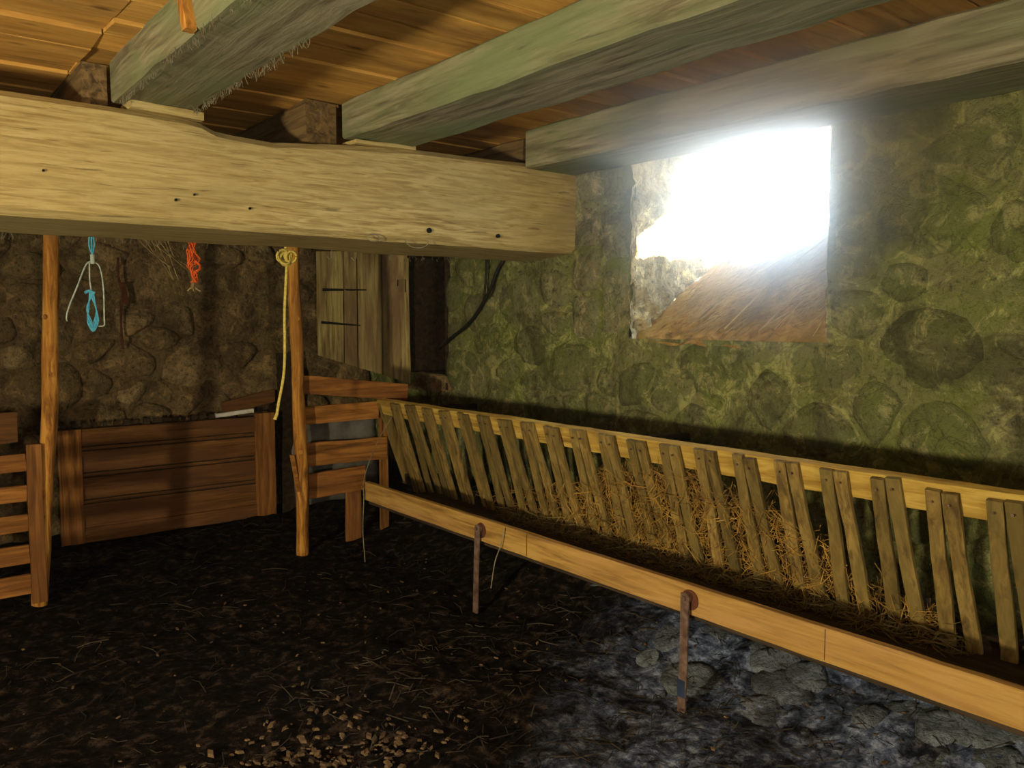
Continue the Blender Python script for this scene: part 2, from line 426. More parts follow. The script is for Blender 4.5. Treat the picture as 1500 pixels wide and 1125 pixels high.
def f_right(u, v):
    x = XW-.012+u*(XO-XW); z = 1.28+(2.5-1.28)*v; p = Vector((x, 2.11, z)); return p + Vector((0, rough_n(p, .02), 0)) - wl
def f_sill(u, v):
    x = XW-.002+u*(XO-XW+.002); y = 2.08+1.3*v; p = Vector((x, y, sill_z(x, y)))
    return p + Vector((0, 0, rough_n(p, .022, 8))) - wl
def f_top(u, v):
    x = XW-.05+u*(XO-XW+.05); y = 2.05+1.36*v; p = Vector((x, y, 2.47)); return p + Vector((0, 0, rough_n(p, .02)+.01)) - wl
sheet('left_reveal', M['reveal'], f_left, 40, 44, win); sheet('right_reveal', M['reveal'], f_right, 16, 24, win)
t_ = NT('sill_hay_dirt'); v_ = t_.coords('pos', (1, 1, 1)); n_ = t_.noise(v_, 14, 6, .7, .8); k_ = t_.noise(v_, 4, 4, .6)
M['sill'] = t_.done(t_.mix(t_.ramp(k_, [(.4, 0.0), (.65, .7)]), t_.ramp(n_, [(.3, (96, 72, 38)), (.5, (158, 124, 70)), (.75, (204, 170, 108))]), (128, 112, 52)), t_.bump(n_, .8, .02))
sheet('sill', M['sill'], f_sill, 30, 40, win); sheet('lintel', M['reveal'], f_top, 8, 8, win)
# the thick wall around the embrasure outside
bar('outer_wall_block', M['plaster_out'], (XO-.05, -1, 1.2), (XO-.05, 2.07, 1.2), (.05, 0, 0), (0, 0, 1.45), win)
bar('outer_wall_block', M['plaster_out'], (XO-.05, 3.42, 1.2), (XO-.05, 5.2, 1.2), (.05, 0, 0), (0, 0, 1.45), win)
bar('outer_wall_block', M['plaster_out'], (XO-.05, 2.07, .75), (XO-.05, 3.42, .75), (.05, 0, 0), (0, 0, .9), win)
bar('outer_wall_block', M['plaster_out'], (XO-.05, 2.07, 2.58), (XO-.05, 3.42, 2.58), (.05, 0, 0), (0, 0, .08), win)

# hatch recess
hat = empty('window_2', loc=(XW, 5.5, 1.09), kind='structure')
bar('recess_back', M['dark'], (XW+.5, 5.1, 1.55), (XW+.5, 6.0, 1.55), (.02, 0, 0), (0, 0, .7), hat)
bar('recess_sill', M['stone_b'], (XW+.25, 5.2, 1.02), (XW+.25, 5.85, 1.02), (.26, 0, 0), (0, 0, .07), hat, seg=6, jit=.02)
bar('recess_side', M['dark_wood'], (XW+.25, 5.24, 1.55), (XW+.25, 5.27, 1.55), (.26, 0, 0), (0, 0, .6), hat)
bar('recess_side', M['dark_wood'], (XW+.25, 5.80, 1.55), (XW+.25, 5.83, 1.55), (.26, 0, 0), (0, 0, .6), hat)
bar('recess_top', M['dark_wood'], (XW+.25, 5.2, 2.05), (XW+.25, 5.85, 2.05), (.26, 0, 0), (0, 0, .04), hat)

# ------------------------------------------------------------------ floor
def floor_z(x, y):
    z = .03*noise.noise(Vector((x*2.5, y*2.5, 0)))+.022*noise.noise(Vector((x*8, y*8, 3)))+.006*noise.noise(Vector((x*22, y*22, 5)))
    if x > 2.62: z += .28*min(1, (x-2.62)/.9)*(1+.5*noise.noise(Vector((x*3, y*3, 7))))
    return z
v = []; f = []; nx, ny = 190, 260
for i in range(nx+1):
    for j in range(ny+1):
        x = -2.55+(XW+2.6)*i/nx; y = -2.55+(YB+2.6)*j/ny; v.append((x, y, floor_z(x, y)))
for i in range(nx):
    for j in range(ny): f.append([i*(ny+1)+j, (i+1)*(ny+1)+j, (i+1)*(ny+1)+j+1, i*(ny+1)+j+1])
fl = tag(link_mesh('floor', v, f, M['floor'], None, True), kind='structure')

rs = random.Random(77)
for k in range(46):                                   # pale stones half buried in the bank below the trough
    cx, cy = rs.uniform(2.05, 3.02), rs.uniform(.9, 2.7)
    if cx < 2.62: continue
    r = rs.uniform(.06, .15); poly = [(cx+math.cos(a)*r*rs.uniform(.7, 1.2), cy+math.sin(a)*r*rs.uniform(.7, 1.5)) for a in [j*2*PI/7 for j in range(7)]]
    stone(fl, poly, M['stone_f'], lambda a, b, d: Vector((a, b, floor_z(a, b)+d)), rs, gap=.005, proud=(.0, .022))
# pale rough stones showing at the foot of the wall under the trough
rs = random.Random(5)
ft = mortar('trim_1', M['stone_f'], .3, 4.95, -.05, .33, lambda a, b, d: Vector((3.05-d+b*.15, a, b)), amp=.04, seed=8)
for poly in rubble(.35, 4.9, .02, .34, [(.3, 60), (.2, 160), (.14, 200)], rs, 1.4, maxn=60):
    stone(ft, poly, M['stone_f'], lambda a, b, d: Vector((3.05-d+b*.15, a, b)), rs, gap=.015, proud=(.01, .05))

# ------------------------------------------------------------------ ceiling boards
ce = empty('ceiling', loc=(0, 0, ZC), kind='structure')
rc = random.Random(3); y = -2.5; i = 0
while y < YB:
    w = rc.uniform(.17, .24); x = -2.5
    cuts = sorted([-2.5, rc.choice([-.9, .8]), rc.choice([2.15, 1.5, 2.2]), XW+.1])
    for a, b in zip(cuts, cuts[1:]):
        if b-a < .3: continue
        z = ZC+rc.uniform(-.008, .008)
        bar('plank', M['plank'], (a+.001, y+w/2, z+.0), (b-.001, y+w/2, z+rc.uniform(-.004, .004)), (0, w/2-.004, 0), (0, 0, .014), ce, seg=5, jit=.006, seed=i, wave=.006)
        i += 1
    y += w
bar('upper_floor', M['dark_wood'], (-2.6, (YB-2.5)/2, ZC+.06), (XW+1, (YB-2.5)/2, ZC+.06), (0, (YB+2.7)/2, 0), (0, 0, .02), ce)

# ------------------------------------------------------------------ the great beam and the joists
tops = [(-2.5, 2.40), (.48, 2.402), (.9, 2.406), (1.236, 2.400), (1.33, 2.36), (1.58, 2.348), (1.93, 2.378), (2.36, 2.406), (3.6, 2.45)]
def itop(x):
    for (a, p), (b, q) in zip(tops, tops[1:]):
        if x <= b: return p+(q-p)*max(0, min(1, (x-a)/(b-a)))
    return tops[-1][1]
v = []; f = []; n = 90; prof_n = 0
for i in range(n+1):
    x = -2.5+6.03*i/n; t = itop(x); b = 1.915
    yf, yb = 3.81, 4.40
    pr = [(yf+.035, b), (yf+.004, b+.03), (yf, b+.12), (yf, (t+b)/2), (yf, t-.10), (yf+.012, t-.03), (yf+.05, t), (yf+.3, t+.01), (yb-.05, t), (yb, t-.06), (yb, (t+b)/2), (yb, b+.06), (yb-.06, b-.018), (yf+.3, b-.006)]
    prof_n = len(pr)
    for (yy, zz) in pr:
        p = Vector((x, yy, zz)); q = noise.noise_vector(Vector((x*1.6, yy*3, zz*3)))*.010+noise.noise_vector(p*9)*.002
        v.append(p+q)
m = prof_n
for i in range(n):
    for j in range(m):
        k = (j+1) % m; f.append([i*m+j, i*m+k, i*m+m+k, i*m+m+j])
f.append(list(range(m))[::-1]); f.append([n*m+j for j in range(m)])
mbm = empty('main_beam', 'massive pale hewn timber beam spanning the barn under the joists', 'beam', (0, 4.1, 1.91))
link_mesh('beam_timber', [p-mbm.location for p in v], f, M['beam'], mbm, True, sharp=22)
def peg(x, z, r, mat=None):
    mb = MB(); mb.tube([(x, 3.80, z), (x, 3.86, z)], r, 10); mb.build('peg_hole', mat or M['dark'], mbm)
for x, z, r in [(2.44, 1.985, .014), (2.905, 1.985, .011)]: peg(x, z, r)
for x, z, r in [(1.13, 2.03, .006), (1.46, 2.02, .006), (1.21, 2.06, .005), (.62, 2.1, .005)]: peg(x, z, r)
tag_j = 'ceiling joists'
J = lambda nm, lab, xa, xb, y0, y1, zb, zt, seed, zb1=None: bar(nm, M['joist'], ((xa+xb)/2, y0, (zb1 or zb)*.5+zt*.5), ((xa+xb)/2, y1, (zb+zt)/2), ((xb-xa)/2, 0, 0), (0, 0, (zt-zb)/2), None, seg=40, jit=.008, seed=seed, wave=.010, ch=.10)
j1 = J('ceiling_joist', '', .905, 1.235, -2.45, 3.92, 2.435, 2.61, 1, 2.36)
tag(j1, 'broad grey-sided joist at upper left with a small cleat on its side', 'joist')
j2 = J('ceiling_joist', '', 1.985, 2.36, -2.45, 3.90, 2.42, 2.605, 2, 2.34)
tag(j2, 'greenish grey joist crossing the middle of the ceiling onto the great beam', 'joist')
j3 = J('ceiling_joist', '', 3.10, 3.50, -2.45, 3.80, 2.385, 2.605, 3, 2.31)
tag(j3, 'joist lying along the stone wall directly above the bright window', 'joist')
j4 = bar('ceiling_joist', M['old_joist'], (.855, 3.98, 2.50), (.855, YB, 2.50), (.05, 0, 0), (0, 0, .1), None, seg=12, jit=.01, seed=5, ch=.08)
tag(j4, 'short dark joist behind the great beam beside the broad left joist', 'joist')
j5 = bar('ceiling_joist', M['old_joist'], (1.895, 3.95, 2.495), (1.895, YB, 2.495), (.085, 0, 0), (0, 0, .105), None, seg=12, jit=.01, seed=6, ch=.06)
tag(j5, 'rear joist overlapping the left flank of the middle joist behind the beam', 'joist')
j6 = bar('ceiling_joist', M['old_joist'], (3.32, 3.95, 2.50), (3.32, YB, 2.50), (.12, 0, 0), (0, 0, .1), None, seg=12, jit=.01, seed=7)
tag(j6, 'dark rear joist end in the black gap by the stone wall', 'joist')
s1 = bar('wooden_shim', M['beam'], (.96, 3.90, 2.42), (1.27, 3.90, 2.412), (0, .075, 0), (0, 0, .018), None, seg=3, jit=.006)
tag(s1, 'pale wedge packed under the broad left joist on the great beam', 'wedge')
s2 = bar('wooden_shim', M['beam'], (2.02, 3.90, 2.405), (2.37, 3.90, 2.413), (0, .075, 0), (0, 0, .010), None, seg=3, jit=.006)
tag(s2, 'thin pale wedge under the end of the middle joist', 'wedge')
ck = bar('wood_cleat', M['post'], (.888, 2.86, 2.60), (.888, 2.80, 2.43), (0, .024, 0), (.018, 0, 0), None, seg=6, jit=.004)
tag(ck, 'small orange wooden cleat nailed upright on the left joist', 'cleat')

# ------------------------------------------------------------------ posts
def post(pts, label, knots):
    e = empty('wooden_post', label, 'post', (pts[0][0], pts[0][1], 0))
    P = spline(pts, 8); rr = [.040+.007*noise.noise(Vector((p.z*2.1, p.x, 0)))+.003*noise.noise(Vector((p.z*9, 1, 0))) for p in P]
    tube('pole', M['post'], P, .04, e, 12, rr)
    for z, a in knots:
        x = min(P, key=lambda p: abs(p.z-z)); d = Vector((math.cos(a), math.sin(a), 0))*.036
        tube('knot', M['post'], [x+d*.7, x+d*1.3], .014, e, 7)
    return e
post([(.70, 4.95, -.03), (.735, 4.95, .4), (.79, 4.95, 1.03), (.805, 4.95, 1.4), (.83, 4.95, 1.95), (.835, 4.95, 2.6)], 'round peeled pole post at the left, next to the slatted hurdle', [(.5, -1.9), (1.2, -1.6), (1.5, -2.4)])
p2 = post([(2.205, 4.98, -.03), (2.20, 4.95, .5), (2.185, 4.95, .95), (2.18, 4.95, 1.4), (2.165, 4.95, 1.9), (2.17, 4.95, 2.6)], 'round pole post standing at the end of the board partition', [(.7, -2.0), (1.5, -1.7)])
bar('splinter', M['fence'], (2.125, 4.93, .66), (2.165, 4.93, .42), (.012, 0, 0), (0, .012, 0), p2, seg=4, jit=.004)

# ------------------------------------------------------------------ left slatted hurdle
hd = empty('slatted_hurdle', 'orange-brown slatted hurdle fixed left of the round pole post', 'fence', (.3, 4.93, 0))
for z, h in [(.765, .045), (.605, .042), (.45, .046), (.28, .05), (.12, .05)]:
    bar('rail', M['fence'], (-.9, 4.94, z-.005), (.665, 4.94, z), (0, .012, 0), (0, 0, h), hd, seg=6, jit=.006, seed=z)
bar('upright', M['upright'], (.70, 4.91, .02), (.70, 4.91, .86), (.034, 0, 0), (0, .014, 0), hd, seg=6, jit=.005)
bar('upright', M['upright'], (-.55, 4.91, .02), (-.55, 4.91, .86), (.034, 0, 0), (0, .014, 0), hd, seg=6, jit=.005, seed=4)
bd = bar('brown_board', M['door_panel'], (-.2, 5.6, .86), (.72, 5.6, .88), (0, .012, 0), (0, 0, .09), None, seg=6, jit=.006)
tag(bd, 'reddish brown board standing behind the slatted hurdle at far left', 'board')
bar('support', M['dark_wood'], (.3, 5.62, 0), (.3, 5.62, .85), (.03, 0, 0), (0, .012, 0), bd)

# ------------------------------------------------------------------ old door laid on its side as a stall front
YD = 6.15
od = empty('old_panel_door', 'old brown panelled door set on its long side against the back wall', 'door panel', (1.75, YD, 0))
def hb(name, x0, x1, z0, z1, y, th, mat='door_panel', **k):
    return bar(name, M[mat], (x0, y, (z0+z1)/2), (x1, y, (z0+z1)/2), (0, th, 0), (0, 0, (z1-z0)/2), od, seg=8, jit=.004, **k)
hb('rail', 1.02, 2.36, .66, .775, YD, .02); hb('rail', 1.02, 2.36, 0, .10, YD, .02, seed=2)
for i, (z0, z1) in enumerate([(.10, .258), (.296, .441), (.479, .622)]): hb('board', 1.15, 2.36, z0, z1, YD+.004, .010, seed=3+i)
for z in (.277, .46, .641): hb('bead', 1.15, 2.36, z-.010, z+.010, YD+.004, .008, seed=z)
hb('backing', 1.03, 2.48, .02, .74, YD+.028, .006, mat='dark_wood')
bar('stile', M['upright'], (1.085, YD-.01, 0), (1.085, YD-.01, .775), (.07, 0, 0), (0, .02, 0), od, seg=6, jit=.004)
bar('stile', M['upright'], (2.43, YD-.01, 0), (2.43, YD-.01, .80), (.075, 0, 0), (0, .02, 0), od, seg=6, jit=.004, seed=2)
mb = MB()
for k in range(16):
    x = 1.04+k*.065; mb.bar((x, YD+.005, .80), (x+.04*R.uniform(.6, 1.2), YD+.005, .80), (0, .012, 0), (0, 0, .012+.01*R.random()))
mb.build('notched_edge', M['dark_wood'], od)
ps = bar('pale_strip', M['white'], (2.06, YD-.01, .805), (2.34, YD-.01, .825), (0, .02, 0), (0, 0, .014), None, seg=4, jit=.005)
tag(ps, 'pale grey strip of wood lying on top of the old panelled door', 'wood strip')
sb = bar('slanting_board', M['door_panel'], (2.15, YD+.1, .84), (2.56, YD+.1, .92), (0, .012, 0), (0, 0, .05), None, seg=4, jit=.004)
tag(sb, 'dull brown board slanting up behind the right end of the panelled door', 'board')
bar('prop', M['dark_wood'], (2.45, YD+.13, 0), (2.45, YD+.13, .9), (.02, 0, 0), (0, .012, 0), sb)
du = bar('post_shadow_strip', M['dark_wood'], (2.66, YD+.05, -.02), (2.66, YD+.12, 1.25), (.07, 0, 0), (0, .012, 0), None, seg=6, jit=.006)  # dark strip added in place of the second post's shadow on the wall
tag(du, 'black upright strip added as the shadow of the round post beside the old panelled door', 'board')

# ------------------------------------------------------------------ board partition right of the second post
pt = empty('board_partition', 'partition of tilted brown boards between the round post and the hay rack', 'fence', (2.55, 4.97, 0))
def slat4(name, l0, l1, r0, r1, xl, xr, mat='fence', y=4.985):
    a = Vector((xl, y, (l0+l1)/2)); b = Vector((xr, y, (r0+r1)/2))
    return bar(name, M[mat], a, b, (0, .013, 0), (0, 0, (abs(l1-l0)+abs(r1-r0))/4), pt, seg=7, jit=.006, seed=l0*9)
slat4('board', 1.035, 1.165, .955, 1.055, 2.20, 3.00)
slat4('board', .83, .948, .835, .955, 2.20, 2.79, y=5.02)
slat4('board', .575, .70, .54, .72, 2.20, 2.84, y=5.0)
slat4('board', .33, .52, .37, .51, 2.20, 2.68, y=5.01)
bar('upright', M['upright'], (2.60, 5.03, -.02), (2.60, 5.03, .5), (.055, 0, 0), (0, .012, 0), pt, seg=4, jit=.005)
bar('upright', M['upright'], (2.84, 5.035, -.02), (2.84, 5.035, 1.08), (.03, 0, 0), (0, .012, 0), pt, seg=4, jit=.005)
v = []; f = []
for i in range(13):
    for j in range(9):
        p = Vector((2.22+.62*i/12, 5.12, .28+.58*j/8)); v.append(p+noise.noise_vector(p*6)*.04)
for i in range(12):
    for j in range(8): f.append([i*9+j, (i+1)*9+j, (i+1)*9+j+1, i*9+j+1])
sk = link_mesh('grey_sheet', v, f, M['sack'], None, True)
sm = sk.modifiers.new('s', 'SOLIDIFY'); sm.thickness = .006
tag(sk, 'crumpled grey sheet hanging behind the tilted partition boards', 'sheet')

# ------------------------------------------------------------------ hatch leaf
def quad_plank(name, mat, tl, tr, br, bl, nrm, th, parent, seg=6, jit=.005, seed=0):
    tl, tr, br, bl = map(Vector, (tl, tr, br, bl)); nrm = Vector(nrm).normalized()*th; v = []; f = []
    for s in (1, -1):
        for i in range(seg+1):
            t = i/seg
            for p in (tl.lerp(bl, t), tr.lerp(br, t)):
                v.append(p+nrm*s+noise.noise_vector(p*6+Vector((seed, 0, 0)))*jit-parent.location)
    k = 2*(seg+1)
    for i in range(seg):
        a = i*2; f += [[a, a+2, a+3, a+1], [k+a, k+a+1, k+a+3, k+a+2], [a, k+a, k+a+2, a+2], [a+1, a+3, k+a+3, k+a+1]]
    f += [[0, 1, k+1, k], [2*seg, k+2*seg, k+2*seg+1, 2*seg+1]]
    return link_mesh(name, v, f, mat, parent)
lf = empty('hatch_leaf', 'weathered plank shutter hanging open beside the dark hatch', 'shutter', (3.5, 5.78, 1.0))
A0 = Vector((3.49, 5.76, 0)); A1 = Vector((2.955, 6.30, 0)); nn = (-1, -1, 0)
def lp(t, z): p = A0.lerp(A1, t); return Vector((p.x, p.y, z))
edges = [0, .28, .55, .70, 1.0]
for k in range(4):
    a, b = edges[k]+.006, edges[k+1]-.006
    bz = lambda t: 1.005+(1.225-1.005)*t
    quad_plank('plank', M['leaf'], lp(b, 2.06), lp(a, 2.06), lp(a, bz(a)), lp(b, bz(b)), nn, .012, lf, seed=k)
for (t0, t1, z, dz) in [(.45, .93, 1.745, .01), (.52, .95, 1.46, .03)]:
    q = quad_plank('crack', M['dark'], lp(t1, z+.012+dz), lp(t0, z+.010), lp(t0, z-.0), lp(t1, z-.012+dz), nn, .0145, lf, seg=3, jit=.002)
o3 = Vector((-.014, -.014, 0))
quad_plank('batten', M['leaf'], lp(.03, 2.0)+o3*1.6, lp(-.02, 2.0)+o3*1.6, lp(-.02, 1.0)+o3*.2, lp(.03, 1.0)+o3*.2, nn, .010, lf, seed=7)
bar('latch_block', M['leaf'], lp(.05, 1.83)+o3*2, lp(.05, 1.73)+o3*2, Vector((.02, -.02, 0)), Vector((.012, .012, 0)), lf)
bar('latch_slot', M['dark'], lp(.10, 1.83)+o3, lp(.10, 1.78)+o3, Vector((.006, -.006, 0)), Vector((.003, .003, 0)), lf)

# ------------------------------------------------------------------ hay rack
rk = empty('hay_rack', 'long wooden hay rack of paired slats fixed along the stone wall', 'hay rack', (2.8, 2.9, .37))
bar('top_rail', M['rail'], (2.807, .2, .921), (2.807, 5.0, .921), (.020, 0, .006), (-.0165, 0, .052), rk, seg=40, jit=.006, wave=.008)
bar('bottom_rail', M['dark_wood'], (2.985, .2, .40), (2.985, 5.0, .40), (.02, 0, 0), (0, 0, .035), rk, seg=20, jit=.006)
bar('end_board', M['slat'], (3.0, 4.98, .38), (2.8, 4.98, .95), (.03, 0, .01), (0, .012, 0), rk, seg=4, jit=.004)
for yy in (4.9, 2.9, .9):
    bar('wall_bracket', M['dark_wood'], (2.82, yy, .90), (3.53, yy, .88), (0, .02, 0), (0, 0, .02), rk)
xt, xb_, zt_, zb_ = 2.758, 2.955, .962, .345
ys = []; y = .845
while y < 4.93: ys.append(y); y += .195+R.uniform(-.006, .006)
pm = []
for k in range(4):                                   # four slightly different slats, shared by all pairs
    mb = MB(); mb.bar((0, 0, 0), (xb_-xt, 0, zb_-zt_), (0, .0255, 0), (.009, 0, .003), seg=8, jit=.005, seed=k*3, ch=.25)
    me = bpy.data.meshes.new('slat'); me.from_pydata([tuple(p) for p in mb.v], [], mb.f); me.materials.append(M['slat']); pm.append(me)
for y in ys:
    for s, dy, rot in ((-1, -.026, .045), (1, .027, -.018)):
        o = bpy.data.objects.new('slat', R.choice(pm)); C.objects.link(o); o.parent = rk
        dz = R.uniform(-.006, .006) - (.012 if y < 1.3 else 0)
        o.location = Vector((xt, y+dy, zt_+dz)) - rk.location
        o.rotation_euler = (rot*-1+R.uniform(-.008, .008), R.uniform(-.02, .02), 0)
        n_ = tube('nail', M['iron'], [(0, 0, 0), (-.004, 0, 0)], .005, None, 6)
        n_.parent = o; n_.location = (-.008, 0, -.04)

# hay heaped inside the rack
def straws(name, mat, n, gen, r=.0016, seed=1, label=None, cat=None, parent=None):
    rg = random.Random(seed); v = []; f = []
    for _ in range(n):
        p, d, L = gen(rg); d = Vector(d).normalized()
        bend = Vector((rg.uniform(-1, 1), rg.uniform(-1, 1), rg.uniform(-1, 1)))*L*.18
        P = [Vector(p)-d*L*.5, Vector(p)+bend, Vector(p)+d*L*.5]
        x = d.orthogonal().normalized(); y = d.cross(x); rr = r*rg.uniform(.6, 1.5); b = len(v)
        for q in P:
            for a in (0, 2.1, 4.2): v.append(q+x*math.cos(a)*rr+y*math.sin(a)*rr)
        for s in (0, 3):
            for j in range(3): f.append([b+s+j, b+s+(j+1) % 3, b+s+3+(j+1) % 3, b+s+3+j])
    o = link_mesh(name, v, f, mat, parent, False)
    if label: tag(o, label, cat, kind='stuff')
    return o
def hay_top(y):     # height of the heap along the rack
    h = .46+.33*math.exp(-((y-2.55)/.5)**2)+.24*math.exp(-((y-1.95)/.35)**2)*.8+.10*math.exp(-((y-3.3)/.5)**2)
    return h+.05*noise.noise(Vector((y*5, 0, 0)))
v = []; f = []; n1, n2 = 90, 10
for i in range(n1+1):
    y = 1.5+2.6*i/n1; ht = max(.40, hay_top(y)-.02); env = math.sin(PI*min(1, max(0, i/n1)))**.3 if 0 < i < n1 else 0
    for j in range(n2):
        a = -PI/2+PI*1.0*j/(n2-1); zz = .37+(ht-.37)*(.5+.5*math.sin(a))*env
        xx = 2.955-.32*(zz-.345)+.035+.16*(1-math.cos(a))*env
        p = Vector((xx, y, zz)); v.append(p+noise.noise_vector(p*11)*.022)
for i in range(n1):
    for j in range(n2-1): f.append([i*n2+j, (i+1)*n2+j, (i+1)*n2+j+1, i*n2+j+1])
hay = empty('hay', 'golden brown hay heaped behind and poking through the rack slats', 'hay', (2.95, 2.6, .4), kind='stuff')
hm = link_mesh('hay_mass', [Vector(p)-hay.location for p in v], f, M['hay_mass'], hay, True); hm['kind'] = 'stuff'
def gen_hay(rg):
    y = min(4.1, max(1.35, rg.gauss(2.45, .55))); zt = hay_top(y); z = rg.uniform(.37, zt+.03)
    x = 2.955-.32*(z-.345)+rg.uniform(-.012, .07)+(-.03 if rg.random() < .1 else 0)
    return Vector((x, y, z))-hay.location, (rg.uniform(-.5, .3), rg.gauss(0, .8), rg.gauss(0, .8)), rg.uniform(.05, .17)
straws('hay_stalks', M['hay'], 3600, gen_hay, .0014, 2, parent=hay)['kind'] = 'stuff'
def gen_hay2(rg):
    y = rg.uniform(1.2, 3.7); z = .375+abs(rg.gauss(0, .03)); return Vector((2.90+rg.uniform(-.07, .03), y, z))-hay.location, (rg.gauss(0, 1), rg.gauss(0, 1.4), rg.uniform(-.6, .3)), rg.uniform(.04, .14)
straws('fallen_stalks', M['twig'], 1500, gen_hay2, .0014, 3, parent=hay)['kind'] = 'stuff'

# ------------------------------------------------------------------ trough
tr = empty('feeding_trough', 'long feeding trough with a sawn front board below the hay rack', 'trough', (2.6, 2.7, .37))
bar('front_board', M['trough'], (2.475, .2, .433), (2.475, 4.60, .440), (.016, 0, 0), (0, 0, .058), tr, seg=40, jit=.003, wave=.006)
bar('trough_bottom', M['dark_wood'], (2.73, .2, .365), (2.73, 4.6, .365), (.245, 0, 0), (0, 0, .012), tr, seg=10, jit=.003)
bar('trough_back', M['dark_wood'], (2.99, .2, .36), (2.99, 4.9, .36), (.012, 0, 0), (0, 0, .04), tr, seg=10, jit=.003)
def leg(y, foot_y, z0, mat):
    mb = MB(); mb.bar((2.438, y, .462), (2.445, foot_y, z0), (0, .019, 0), (.005, 0, 0), seg=5, jit=.002, ch=.3)
    o = mb.build('iron_leg', mat, tr)
    mb = MB(); mb.tube([(2.452, y, .447), (2.434, y, .447)], .021, 14); mb.build('washer', M['iron'], tr, False)
    mb = MB(); mb.tube([(2.436, y, .447), (2.424, y, .447)], .009, 6); mb.build('bolt', M['iron'], tr)
    mb = MB(); mb.tube([(2.458, y-.006, .437), (2.4565, y-.006, .437)], .040, 14); mb.build('rust_patch', M['rust'], tr)
    return o
leg(2.02, 2.035, -.02, M['iron']); leg(3.37, 3.40, .0, M['iron'])
mb = MB(); mb.bar((2.443, 2.035, .12), (2.444, 2.035, .05), (0, .0195, 0), (.0058, 0, 0)); mb.build('blue_band', plain('blue_paint', (44, 58, 88)), tr)
for y in (1.45, 3.0, .8): bar('board_joint', M['rust'], (2.4585, y, .385), (2.4585, y, .49), (.0008, 0, 0), (0, .0015, 0), tr)

# ------------------------------------------------------------------ twines, ropes, cables
bt = empty('blue_twine', 'tangled blue and pale twine loops hanging from the beam at left', 'twine', (.91, 4.42, 1.9))
X = lambda x, z, y=4.42: (x, y, z)
for dx in (-.008, 0, .008):
    tube('strand', M['blue'], spline([X(.915+dx, 1.93), X(.913+dx*1.4, 1.86), X(.915-dx, 1.80)]), .004, bt, 5)
tube('knot', M['palestring'], [X(.915, 1.82), X(.915, 1.775)], .011, bt, 7)
tube('pale_loop', M['palestring'], spline([X(.915, 1.79), X(.885, 1.77), X(.845, 1.67), X(.805, 1.57), (.79, 4.41, 1.52), (.79, 4.4, 1.50)]), .004, bt, 5)
tube('pale_loop', M['palestring'], spline([X(.915, 1.79), X(.945, 1.76), X(.958, 1.66), X(.957, 1.52), X(.955, 1.48), X(.93, 1.475)]), .0038, bt, 5)
tube('pale_loop', M['palestring'], spline([X(.90, 1.78), X(.899, 1.70), X(.905, 1.63)]), .0035, bt, 5)
for k in range(4):
    a = .006*k-.004
    tube('blue_loop', M['blue'], spline([X(.900+a, 1.64), X(.888-a*.5, 1.56), X(.886+a, 1.50), X(.905, 1.455+a), X(.926-a, 1.50), X(.922, 1.56), X(.908-a, 1.64)]), .0035, bt, 5)
tube('knot', M['blue'], spline([X(.875, 1.635), X(.895, 1.645), X(.918, 1.635)]), .008, bt, 6)
ot = empty('orange_twine', 'bunched orange net twine hanging from the beam', 'twine', (1.4, 4.42, 1.9))
rg = random.Random(4)
for k in range(13):
    x0 = 1.365+.005*k; P = [X(x0, 1.92)]
    for z in (1.87, 1.82, 1.78, 1.74, 1.70): P.append((1.392+rg.uniform(-.034, .034)*(1 if z > 1.75 else .5), 4.42+rg.uniform(-.02, .02), z))
    tube('strand', M['orange'], spline(P, 4), .0038, ot, 5)
tube('frayed_end', M['straw'], spline([X(1.392, 1.73), X(1.385, 1.69), X(1.38, 1.665)]), .010, ot, 6)
for d in (-.02, 0, .02): tube('frayed_end', M['straw'], spline([X(1.385, 1.68), X(1.385+d, 1.665), X(1.39+d*1.6, 1.655)]), .003, ot, 5)
yr = empty('yellow_rope', 'knotted yellow rope hanging down in front of the post', 'rope', (1.87, 4.42, 1.9))
rg = random.Random(9)
for k in range(6):
    c = Vector((1.885+rg.uniform(-.03, .03), 4.40+rg.uniform(-.02, .02), 1.855+rg.uniform(-.02, .015))); r = rg.uniform(.018, .038); a0 = rg.uniform(0, 6); ti = rg.uniform(-.6, .6)
    tube('rope_coil', M['yellow'], [c+Vector((math.cos(a0+t*.6)*r, math.sin(a0+t*.6)*r*ti, math.sin(a0+t*.6)*r)) for t in range(11)], .0065, yr, 6)
tube('rope_coil', M['yellow'], [X(1.885, 1.92, 4.40), X(1.885, 1.84, 4.40)], .009, yr, 6)
tube('rope_tail', M['yellow'], spline([X(1.89, 1.85, 4.4), X(1.885, 1.76, 4.4), X(1.875, 1.55, 4.41), X(1.872, 1.35, 4.41), X(1.862, 1.2, 4.41), X(1.83, 1.05, 4.41), X(1.818, .98, 4.41)], 8), .008, yr, 7)
tube('frayed_end', M['yellow'], spline([X(1.82, .99, 4.41), X(1.805, .955, 4.41)]), .010, yr, 6)
# dried twigs
tw = empty('twig_bundle', 'bundle of dry twigs stuck under the beam beside the orange twine', 'twigs', (1.3, 4.42, 1.9))
for k in range(10):
    s = Vector((1.12+.016*k, 4.41+rg.uniform(-.01, .01), 1.91)); e_ = Vector((1.27+rg.uniform(0, .09), 4.42+rg.uniform(-.03, .03), 1.84-rg.uniform(0, .13)))
    tube('twig', M['twig'], spline([s, s.lerp(e_, .5)+Vector((rg.uniform(-.01, .01), 0, rg.uniform(-.015, .015))), e_], 3), .0028, tw, 4)
